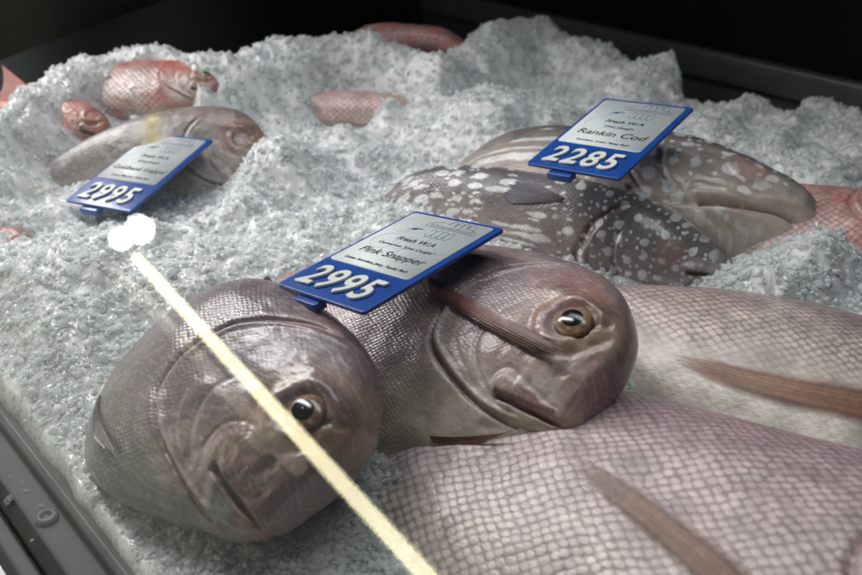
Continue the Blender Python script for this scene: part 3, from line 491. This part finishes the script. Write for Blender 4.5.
for dd in (.372, .62, .87, .12):
    c0 = case_pt(.0735, dd, -.004); th = np.linspace(0, 2*math.pi, 24, endpoint=False); prf = [(.0060, 0), (.0060, .0012), (.0048, .0024), (.0030, .0030), (.0026, .0016), (.0, .0014)]
    V = np.array([[c0[0]+r*math.cos(t), c0[1]+r*math.sin(t), c0[2]+z] for r, z in prf for t in th]); cpart('bolt', (V, grid_faces(len(prf), 24, True)), 'steel', sm=True)
rng = np.random.default_rng(8); dr = []
for k in range(110):
    dd = rng.uniform(.22, 1.2); nn_ = rng.uniform(.061, .081); r = rng.uniform(.0006, .0022)*(1 if rng.random() < .8 else 1.6); c0 = case_pt(nn_, dd, -.0042)
    th = np.linspace(0, 2*math.pi, 12, endpoint=False); sx_, sy_ = rng.uniform(.8, 1.4, 2); V = [[c0[0]+r*sx_*math.cos(a)*math.cos(t), c0[1]+r*sy_*math.cos(a)*math.sin(t), c0[2]+r*.5*math.sin(a)] for a in (0, .5, 1.0, 1.45) for t in th]
    dr.append((np.array(V), grid_faces(4, 12, True)))
m, nt, b = new_mat('water_drops'); setp(b, Base_Color=(.5, .52, .5), Roughness=.05, Transmission_Weight=.7, IOR=1.33); M['water'] = m
o = cpart('water_drops', join(dr), 'water', sm=True); o['kind'] = 'stuff'
# back: ledge rail with a recess under it, and the black back above
cpart('back_panel', prism([(1.012, .034), (1.03, .034), (1.03, .9), (1.012, .9)], -1.5, 1.12), 'back')
o = cpart('back_ledge', prism([(1.0, -.002), (1.0, .030), (1.003, .033), (1.035, .033), (1.035, -.002)], -1.5, 1.12), 'wall_metal'); bevel(o, .0015)
cpart('back_upstand', prism([(1.008, -.2), (1.008, -.0045), (1.03, -.0045), (1.03, -.2)], -1.5, 1.12), 'wall_metal')
cpart('end_panel', prism([(.05, -.2), (1.2, -.2), (1.2, .9), (.05, .9)], 1.12, 1.14), 'back')
EL = math.radians(40); gq = .064
gv = np.array([N3*gq+D3*d+np.array([0, 0, .006]) + (N3*math.sin(EL)+np.array([0, 0, math.cos(EL)]))*s_ for d in (-.9, 1.115) for s_ in (0, .62)])
GN = -N3*math.cos(EL)+np.array([0, 0, math.sin(EL)])
cpart('glass_pane', (gv, np.array([(0, 1, 3, 2)])), 'glass')
#==SHOP LAMPS AND ADDED GLOWS (seen only mirrored in the slanted pane)
def mirror_dir(u, v):
    w = unproject(u, v, 0)-np.array([0, 0, CAM_H]); w /= np.linalg.norm(w); den = w@GN; t = (gv[0]-np.array([0, 0, CAM_H]))@GN/den
    return np.array([0, 0, CAM_H])+w*t, w-2*den*GN
M['tube2'] = emit_mat('streak_glow', (1.0, .9, .75), 1.3)
h1, r1 = mirror_dir(136, 257); h2, r2 = mirror_dir(424, 573); a_, b2_ = h1+r1*1.55, h2+r2*.80; ex_ = (b2_-a_); b2_ = b2_+ex_*.12
M['tube'] = emit_mat('lit_tube', (1.0, .90, .60), 19.0); M['bulb'] = emit_mat('lit_bulb', (1.0, .97, .88), 26.0); M['tube_dim'] = emit_mat('lit_diffuser', (1.0, .86, .62), 1.1)
lamp = empty('fluorescent_lamp', a_, I3, 'lit fluorescent tube lamp mirrored as a long bright bar in the glass', 'lamp')
mesh_obj('tube', *tube(np.linspace(a_, b2_, 12)-a_, .0092, 20), M['tube'], lamp)
ta_ = (b2_-a_)/np.linalg.norm(b2_-a_); rm_ = r1+r2; rm_ = rm_-ta_*(rm_@ta_); rm_ /= np.linalg.norm(rm_); rs_ = np.cross(ta_, rm_); an_ = np.radians(np.linspace(-75, 75, 17))
Vt = np.array([e_-a_+rad_*(rm_*math.cos(q)+rs_*math.sin(q)) for rad_ in (.0125, .0145) for e_ in (a_, b2_) for q in an_]); k_ = 17
Ft = np.concatenate([grid_faces(2, k_), grid_faces(2, k_, off=2*k_)[:, ::-1], np.array([(i, i+1, 2*k_+i+1, 2*k_+i) for i in range(k_-1)]), np.array([(k_+i+1, k_+i, 3*k_+i, 3*k_+i+1) for i in range(k_-1)]), [(0, 2*k_, 3*k_, k_), (k_-1, 2*k_-1, 4*k_-1, 3*k_-1)]])
mesh_obj('reflector', Vt, Ft, M['digit'], lamp)
for e_, f_ in ((a_, 0.0), (b2_, 1.0)):
    q = (b2_-a_)/np.linalg.norm(b2_-a_); mesh_obj('end_cap', *tube([e_-a_-q*.03*(1-f_)+q*.001*f_, e_-a_+q*.03*f_-q*.001*(1-f_)], .0125, 16), M['digit'], lamp)
g1, q1 = mirror_dir(112, 266); g2, q2 = mirror_dir(300, 468); e1, e2 = g1+q1*1.6, g2+q2*1.0
streak_tube = empty('fluorescent_lamp', e1, I3, 'dim glowing tube added to mirror as a faint streak left of the bright bar', 'lamp'); mesh_obj('tube', *tube(np.linspace(e1, e2, 6)-e1, .014, 16), M['tube2'], streak_tube)  # glowing tube added only to draw the faint second streak in the pane
mesh_obj('end_cap', *tube([(e1-e2)*.02, (e1-e2)*.001], .016, 16), M['digit'], streak_tube)
for (u, v, di, r, rz, cc) in ((140, 230, 1.2, .026, 1.0, 0), (121, 239, 1.2, .021, 1.0, 0), (41, 187, 1.5, .012, 1.6, 1)):  # second bulb is added, it stands in for the first one's doubled reflection
    hh_, r_ = mirror_dir(u, v); c0 = hh_+r_*di; t = np.linspace(0, 2*math.pi, 24, endpoint=False); al = np.linspace(.01, math.pi-.01, 14)
    V = np.array([[r*math.sin(a)*math.cos(q), r*math.sin(a)*math.sin(q), r*rz*math.cos(a)] for a in al for q in t])
    bl = empty('round_lamp', c0, I3, ('small dim lamp mirrored as a faint spot in the left of the glass' if cc else 'larger lit round lamp in the heart-shaped highlight on the glass' if r > .024 else 'smaller lit bulb added for the doubled lamp image in the heart-shaped highlight on the glass'), 'lamp', 'round lamps mirrored in the glass')
    mesh_obj('bulb', V, grid_faces(14, 24, True), M['tube_dim' if cc else 'bulb'], bl)
    V2, F2 = tube([(0, 0, r*rz*.97), (0, 0, r*rz+.05)], r*.55, 16); mesh_obj('lamp_holder', V2, F2, M['dark'], bl)
#==FISH PLACING
POSE = {
'A': ((1.0246, 0.0692, 2.3689), (-0.0419, 0.2707, 0.0454), 0.4173),
'B': ((1.0680, 0.2341, 2.4888), (0.0952, 0.3239, 0.0667), 0.4045),
'E': ((0.4029, 0.0240, 2.6671), (0.2094, 0.5186, 0.0357), 0.3262),
'F': ((0.5747, 0.4410, 1.6759), (0.2577, 0.5326, 0.0856), 0.5730),
'C': ((1.4286, 0.1387, 2.3849), (0.2480, 0.1292, 0.0500), 0.4829),
'D': ((1.3969, -0.1603, 2.6909), (0.3611, 0.3214, -0.0113), 0.4038),
'H': ((0.6359, 0.1374, -2.9728), (-0.1339, 0.7135, 0.0380), 0.2950)}
def fish(key, name, label, kind, bend, p, mat, **k):
    r, t, L = POSE_F if key == 'F' else POSE[key]; return make_fish(name, label, kind, r if key == 'F' else rot(r), t, L, bend, p, mat, **k), L
GR = 'whole fish laid out on the ice'
bA = [(0, 0, 0), (.24, 0, 0), (.36, -30, 0), (.6, -48, 0), (1, -50, 0)]
fa, L = fish('A', 'snapper', 'grey-mauve snapper at the front left, mouth pointing down, nearest the metal rail', 'snapslim', bA,
    dict(eye=(.078, .075), corner=(.112, -.026), m0=(-.01, -.050), mxr=.020, paleamt=.85, pale=(.36, .36, .33), snout=.060, gill=.262, seed=1, back=(.140, .108, .122), mid=(.205, .165, .166), head=(.165, .125, .142), belly=(.215, .20, .18), dark=.5, bare=.8, jaw=(.15, .115, .11), iris=(.26, .17, .12)), 'snap', er=.026, group=GR)
fin_obj('pelvic_fin', 'snapslim', L, bA, fa, fan((.372, -.040), (.368, -.050), (.235, -.078), (.255, -.098), .05, 10, 30, (.003, .010), .2), 1, (.08, .06, .06), (.10, .08, .08), .002, .8)
back_fin('dorsal_fin', 'snapslim', L, bA, fa, .27, .72, .03, 1.2, 't')
fb, L = fish('B', 'snapper', 'pinkish-brown snapper in the middle, long side fin folded across its cheek', 'snapper', None,
    dict(eye=(.088, .072), corner=(.130, -.046), m0=(-.01, -.050), mxr=.010, gill=.262, snout=.054, seed=2, back=(.25, .160, .160), mid=(.43, .33, .315), belly=(.50, .44, .35), dark=.75, jaw=(.25, .12, .10)), 'snap', er=.027, group=GR)
fin_obj('pectoral_fin', 'snapper', L, None, fb, fan((.308, .094), (.292, .068), (.060, .030), (.070, .008), .03, 9, 70, (.016, .019), .10, 3, .007), 1, (.33, .15, .12), (.27, .20, .175), .008)
fin_obj('pelvic_fin', 'snapper', L, None, fb, fan((.215, -.113), (.212, -.118), (.085, -.066), (.115, -.086), .05, 12, 40, (.002, .010), .25, 4), 1, (.30, .16, .13), (.30, .19, .16), .002, .8)
back_fin('dorsal_fin', 'snapper', L, None, fb, .27, .75, .03, .9, 't')
bC = [(0, 0, 0), (.62, 0, 0), (.84, -34, 0), (1, -50, 0)]
fc, L = fish('C', 'snapper', 'largest silvery-pink snapper across the front right, its head out of view', 'snapfat', bC,
    dict(eye=(.088, .072), gill=.262, seed=3, back=(.34, .235, .255), mid=(.50, .415, .41), belly=(.51, .455, .425), dark=.3), 'snap_big', er=.022, nx=480, nt=340, group=GR)
fin_obj('pectoral_fin', 'snapfat', L, bC, fc, fan((.28, -.042), (.28, -.088), (.53, .020), (.515, -.010), .03, 34, 60, (.003, .0012), .12, 5), 1, (.40, .26, .21), (.52, .41, .38), .0008, .25, .35)
back_fin('dorsal_fin', 'snapfat', L, bC, fc, .37, .47, .029, 1.2, 't', 6, (.20, .11, .10), (.13, .07, .07))
bD = [(0, 0, 0), (.55, 0, 0), (1, -20, 0)]
fd, L = fish('D', 'snapper', 'cream-bellied snapper with a long reddish fin at the right edge', 'snapper', bD,
    dict(eye=(.088, .072), gill=.262, smoothbelly=.75, vent=.95, seed=4, back=(.33, .25, .24), mid=(.52, .44, .41), belly=(.66, .60, .52), dark=.3), 'snap_big', er=.022, group=GR)
fin_obj('pectoral_fin', 'snapper', L, bD, fd, fan((.27, .022), (.27, -.048), (.64, -.052), (.61, -.082), -.07, 34, 70, (.003, .0012), .12, 6), 1, (.44, .25, .16), (.60, .45, .37), .0008, .25, .35)
back_fin('anal_fin', 'snapper', L, bD, fd, .44, .60, .030, .9, 'b', 5, (.22, .09, .08), (.10, .04, .04))
bE = [(0, 0, 0), (.66, 0, 0), (.84, 0, -55), (1, 0, -70)]
fe, L = fish('E', 'spotted_cod', 'dark grey cod with white spots in the middle, whole flank showing and snout pointing right', 'codlong', bE,
    dict(eye=(.128, .014), corner=(.085, -.022), gill=.30, seed=5, spotf=31, back=(.150, .140, .146), mid=(.27, .235, .23), belly=(.44, .35, .33), sink=1.35, iris=(.17, .11, .11)), 'cod', er=.015, group=GR, tailc=(.12, .11, .11))
fin_obj('pectoral_fin', 'codlong', L, bE, fe, fan((.375, .086), (.375, .076), (.505, .124), (.53, .046), 0, 16, 40, (.0025, .0015), .10, 7), 1, (.17, .14, .15), (.10, .095, .13), .002, .7)
back_fin('dorsal_fin', 'codlong', L, bE, fe, .34, .78, .014, 1.4, 't', 14, (.10, .09, .09), (.07, .06, .06))
bF = [(0, 0, 0), (.44, 0, 0), (.62, -50, 0), (1, -65, 0)]
_n, _t = px(818, 216, .056), px(505, 182, .042); _X = (_t-_n)/np.linalg.norm(_t-_n); _h = np.cross([0, 0, 1.0], _X); _h /= np.linalg.norm(_h); _v = np.cross(_X, _h); _r = .30
_Y = _v*math.cos(_r)+_h*math.sin(_r); POSE_F = (np.stack([_X, _Y, np.cross(_X, _Y)], 1), _n, .46)
ff, L = fish('F', 'spotted_cod', 'tan-bellied spotted cod at the back right with a wide closed jaw, behind its price tag', 'coddeep', bF,
    dict(eye=(.11, -.004), corner=(.165, -.088), m0=(.008, -.050), gill=.35, seed=6, spotf=26, back=(.12, .11, .105), mid=(.36, .315, .28), belly=(.50, .42, .36), spots=1.0, sink=.9, iris=(.24, .19, .16)), 'cod', er=.018, group=GR, tailc=(.12, .11, .11))
back_fin('dorsal_fin', 'coddeep', L, bF, ff, .28, .62, .040, .9, 't', 11, (.08, .07, .075), (.05, .045, .05))
fh, L = fish('H', 'snapper', 'grey-brown snapper half buried in ice under the left price tag, with a yellow mark', 'snapper', None,
    dict(eye=(.088, .068), gill=.262, seed=7, back=(.17, .15, .145), mid=(.27, .24, .22), head=(.22, .185, .17), belly=(.38, .355, .32), dark=.3), 'snap', er=.02, eyes=False, nx=300, nt=220, group=GR)
me = fh.children[0].data; at_ = me.attributes['Col']; cc_ = np.zeros(len(me.vertices)*4, np.float32); at_.data.foreach_get('color', cc_); cc_ = cc_.reshape(-1, 4)
vv_ = np.zeros(len(me.vertices)*3, np.float32); me.vertices.foreach_get('co', vv_); vv_ = vv_.reshape(-1, 3)/L; w_ = (G(vv_[:, 0]-.335, .028)*smooth(.055, .085, vv_[:, 2]))[:, None]*.8
cc_[:, :3] = cc_[:, :3]*(1-w_)+np.array([.42, .33, .06])*w_; at_.data.foreach_set('color', cc_.ravel())
def pose2(nose, tail, side, tilt=.9, roll=0):
    """orientation from nose and tail points; side +1 shows the right flank upwards"""
    X = np.array(tail)-nose; X /= np.linalg.norm(X); u = np.array([0, 0, 1.0]); h_ = np.cross(u, X); h_ /= np.linalg.norm(h_); v_ = np.cross(X, h_)
    # Y local: up (flank) for side=1, tilted by roll towards the viewer
    ca, sa_ = math.cos(roll), math.sin(roll); Y = side*(v_*ca)+h_*sa_; Z = np.cross(X, Y); return np.stack([X, Y, Z], 1)
def red(label, n, t, side, roll, L, seed, name='red_fish', bend=None, eyes=True, fins=True, **kw):
    n3, t3 = px(*n), px(*t); R = pose2(n3, t3, side, roll=roll); p = dict(eye=(.085, .045), corner=(.10, -.038), gill=.262, seed=seed); p.update(kw)
    return make_fish(name, label, 'red', R, n3, L, bend, p, 'red', eyes=eyes, fins=fins, nx=240, nt=180, er=.018, group=GR, tailc=(.45, .12, .09))
red('pink scaly fish at the right edge, partly under ice and below the tan cod', (985, 256, .046), (690, 226, .036), 1, .3, .33, 11, mid=(.52, .33, .30), back=(.46, .24, .21), head=(.46, .26, .23))
red('small pale pink fish head poking out of the ice at the upper left', (228, 93, .074), (115, 92, .068), 1, .5, .24, 12, mid=(.46, .33, .31), back=(.42, .12, .10), belly=(.50, .42, .40))
DN = [(0, 0, 0), (.42, 0, 0), (.62, 50, 0), (1, 70, 0)]; DP = [(0, 0, 0), (.42, 0, 0), (.62, -50, 0), (1, -70, 0)]
red('red-pink fish showing through ice in the middle of the back heap', (262, 114, .034), (440, 114, .030), -1, -.4, .28, 13, mid=(.52, .20, .17), back=(.40, .06, .05))
red('dark pink fish on the topmost ice at the back, farthest from the glass', (345, 40, .070), (520, 46, .070), -1, -.4, .24, 14, bend=DN, back=(.22, .06, .06), mid=(.26, .11, .11), belly=(.35, .2, .19))
red('orange-red fish end sticking out of the ice at the far left', (116, 134, .050), (-20, 124, .050), 1, .6, .22, 15, eyes=False, fins=False, mid=(.50, .16, .10), back=(.46, .09, .05), belly=(.55, .30, .24))
red('thin orange-brown sliver of a buried fish at the left edge below the tag', (50, 262, .019), (-60, 262, .010), 1, .5, .22, 16, eyes=False, mid=(.42, .20, .12), back=(.36, .14, .08))
#==PRICE TAGS
TW, TH = .070, .105
def text_mesh(s, size, x, y, z, mat, parent, name, ext=.00012, bold=0, sx=1, shear=0, bev=0, align='CENTER'):
    cu = bpy.data.curves.new(name, 'FONT'); cu.body = s; cu.size = size; cu.extrude = ext; cu.offset = bold; cu.shear = shear; cu.align_x = align; cu.bevel_depth = bev; cu.bevel_resolution = 2; cu.resolution_u = 6
    o = bpy.data.objects.new(name, cu); scene.collection.objects.link(o); bpy.context.view_layer.update()
    me = bpy.data.meshes.new_from_object(o.evaluated_get(bpy.context.evaluated_depsgraph_get())); bpy.data.objects.remove(o); me.materials.clear(); me.materials.append(mat)
    n = bpy.data.objects.new(name, me); scene.collection.objects.link(n); n.parent = parent; n.location = (x, y, z); n.scale = (sx, 1, 1); return n
def rrect(w, h, r, x0, y0, z0, z1, seg=5):
    pts = []
    for cx_, cy_, a0 in ((x0+w-r, y0+h-r, 0), (x0+r, y0+h-r, 90), (x0+r, y0+r, 180), (x0+w-r, y0+r, 270)):
        for k in range(seg+1): a = math.radians(a0+90*k/seg); pts.append((cx_+r*math.cos(a), cy_+r*math.sin(a)))
    k = len(pts); V = np.array([(x, y, z) for z in (z0, z1) for x, y in pts]); i = np.arange(k); j = (i+1) % k
    return V, [np.stack([i, j, j+k, i+k], -1), np.arange(k)[::-1][None], (k+np.arange(k))[None]]
def price_tag(R, loc, label, digits, lines):
    t = empty('price_tag', loc, R, label, 'price tag', 'blue price tags on the fish')
    o = mesh_obj('panel', *rrect(TW, TH, .0022, 0, 0, -.0022, 0), M['blue'], t, smooth_=False); bevel(o, .0005, 2)
    for (x0, y0, w, h) in ((0, 0, TW, .0014), (0, TH-.0014, TW, .0014), (0, .0015, .0014, TH-.003), (TW-.0014, .0015, .0014, TH-.003)): pass
    o = mesh_obj('clip', *box_mesh(.018, .036, -.0040, .004, -.0075, -.0024), M['blue'], t, smooth_=False); bevel(o, .0008)
    o = mesh_obj('card', *rrect(TW*.90, TH*.645, .0025, TW*.04, TH*.325, .0001, .0004), M['paper'], t, smooth_=False)
    for k, ch in enumerate(digits):
        text_mesh(ch, .0285, .0095+.0135*k+.0045, .0065, .0010, M['digit'], t, 'digit', ext=.0005, bold=.0003, sx=.84, shear=.12, bev=.00025)
    z = .00052
    for s, size, x, y, mt, sh, sx_ in lines: text_mesh(s, size, TW*x, TH*y, z, M[mt], o, 'printed_line', ext=.00003, bold=.00004 if size < .005 else .00008, shear=sh, sx=sx_)
    # logo: two rows of curling waves, an underline and a little swoosh, and faint circles behind
    ps, pb, pf = [], [], []
    def arc(cx_, cy_, rx, ry, a0, a1, n=14): a = np.radians(np.linspace(a0, a1, n)); return np.stack([cx_+rx*np.cos(a), cy_+ry*np.sin(a), np.full(n, z)], -1)
    for k in range(4): ps.append(tube(arc(TW*.565+k*.0045, TH*.905, .0030, .0052, 175, -20), np.linspace(.00022, .00008, 14), 6))
    for k in range(4): pb.append(tube(arc(TW*.50+k*.0045, TH*.785, .0022, .0048, 150, -170, 20), .00017, 6))
    ps.append(tube(arc(TW*.60, TH*.86, .0185, .0085, 178, 120), .00010, 6)); ps.append(tube(np.array([(TW*.36, TH*.852, z), (TW*.87, TH*.852, z)]), .00010, 6)); ps.append(tube(arc(TW*.62, TH*.86, .0175, .0055, 0, 60), .00012, 6))
    pb.append(tube(np.array([(TW*.24, TH*.775, z), (TW*.29, TH*.80, z), (TW*.35, TH*.808, z), (TW*.40, TH*.806, z)]), np.array([.0001, .0006, .0005, .0001]), 6))
    pb.append(tube(np.array([(TW*.29, TH*.785, z), (TW*.32, TH*.795, z), (TW*.34, TH*.80, z)]), np.array([.0004, .0005, .0002]), 6))
    for cx_, cy_, r in ((.24, .62, .0095), (.76, .70, .0125), (.60, .52, .0085), (.2, .83, .010), (.42, .63, .0070)): pf.append(tube(arc(TW*cx_, TH*cy_, r, r, 0, 360, 40), .00012, 5))
    for nm, q, mt in (('logo', ps, 'ink'), ('logo', pb, 'inkblue'), ('faint_circles', pf, 'inkfaint')):
        V, F_ = join(q); V[:, 2] = np.clip(V[:, 2], z-.0001, z+(.00006 if nm == 'logo' else .00002)); mesh_obj(nm, V, F_, M[mt], o)
    return t
def lines(name, how, tail, nsz=.0082, hs=.0036, nx_=1.0):
    return [('blueseafood', .0048, .60, .862, 'inkgrey', 0, 1.35), ('Fresh W.A', .0058, .50, .655, 'ink', .25, 1.15), (how, hs, .50, .585, 'ink', .2, 1.25), (name, nsz, .50, .468, 'ink', .15, nx_), (tail, .0034, .49, .375, 'ink', .2, .98)]
price_tag(rot((0.0679, -0.1673, -0.7715)), (-0.0815, 0.3955, 0.0941), 'blue tag reading 2995 Pink Snapper, lying on the middle snapper', '2995', lines('Pink Snapper', 'Carnarvon "Line Caught"', 'Sweet, Succulent, Juicy, Tender flesh', .0088, .0034, 1.08))
price_tag(rot((0.1848, -0.1032, -0.6981)), (0.064, 0.5432, 0.103), 'blue tag reading 2285 Rankin Cod, lying on the tan cod at the back', '2285', lines('Rankin Cod', 'Wild Caught', 'Succulent, Sweet, Flakey flesh', .0098, .0036, 1.12))
price_tag(rot((0.2186, -0.0776, -0.477)), (-0.2885, 0.622, 0.0401), 'blue tag reading 2995 Goldband Snapper, its foot sunk in ice at the left', '2995', lines('Goldband Snapper', 'Wild Caught', 'Sweet, Mild, Juicy, White flesh', .0078, .0036, .98))
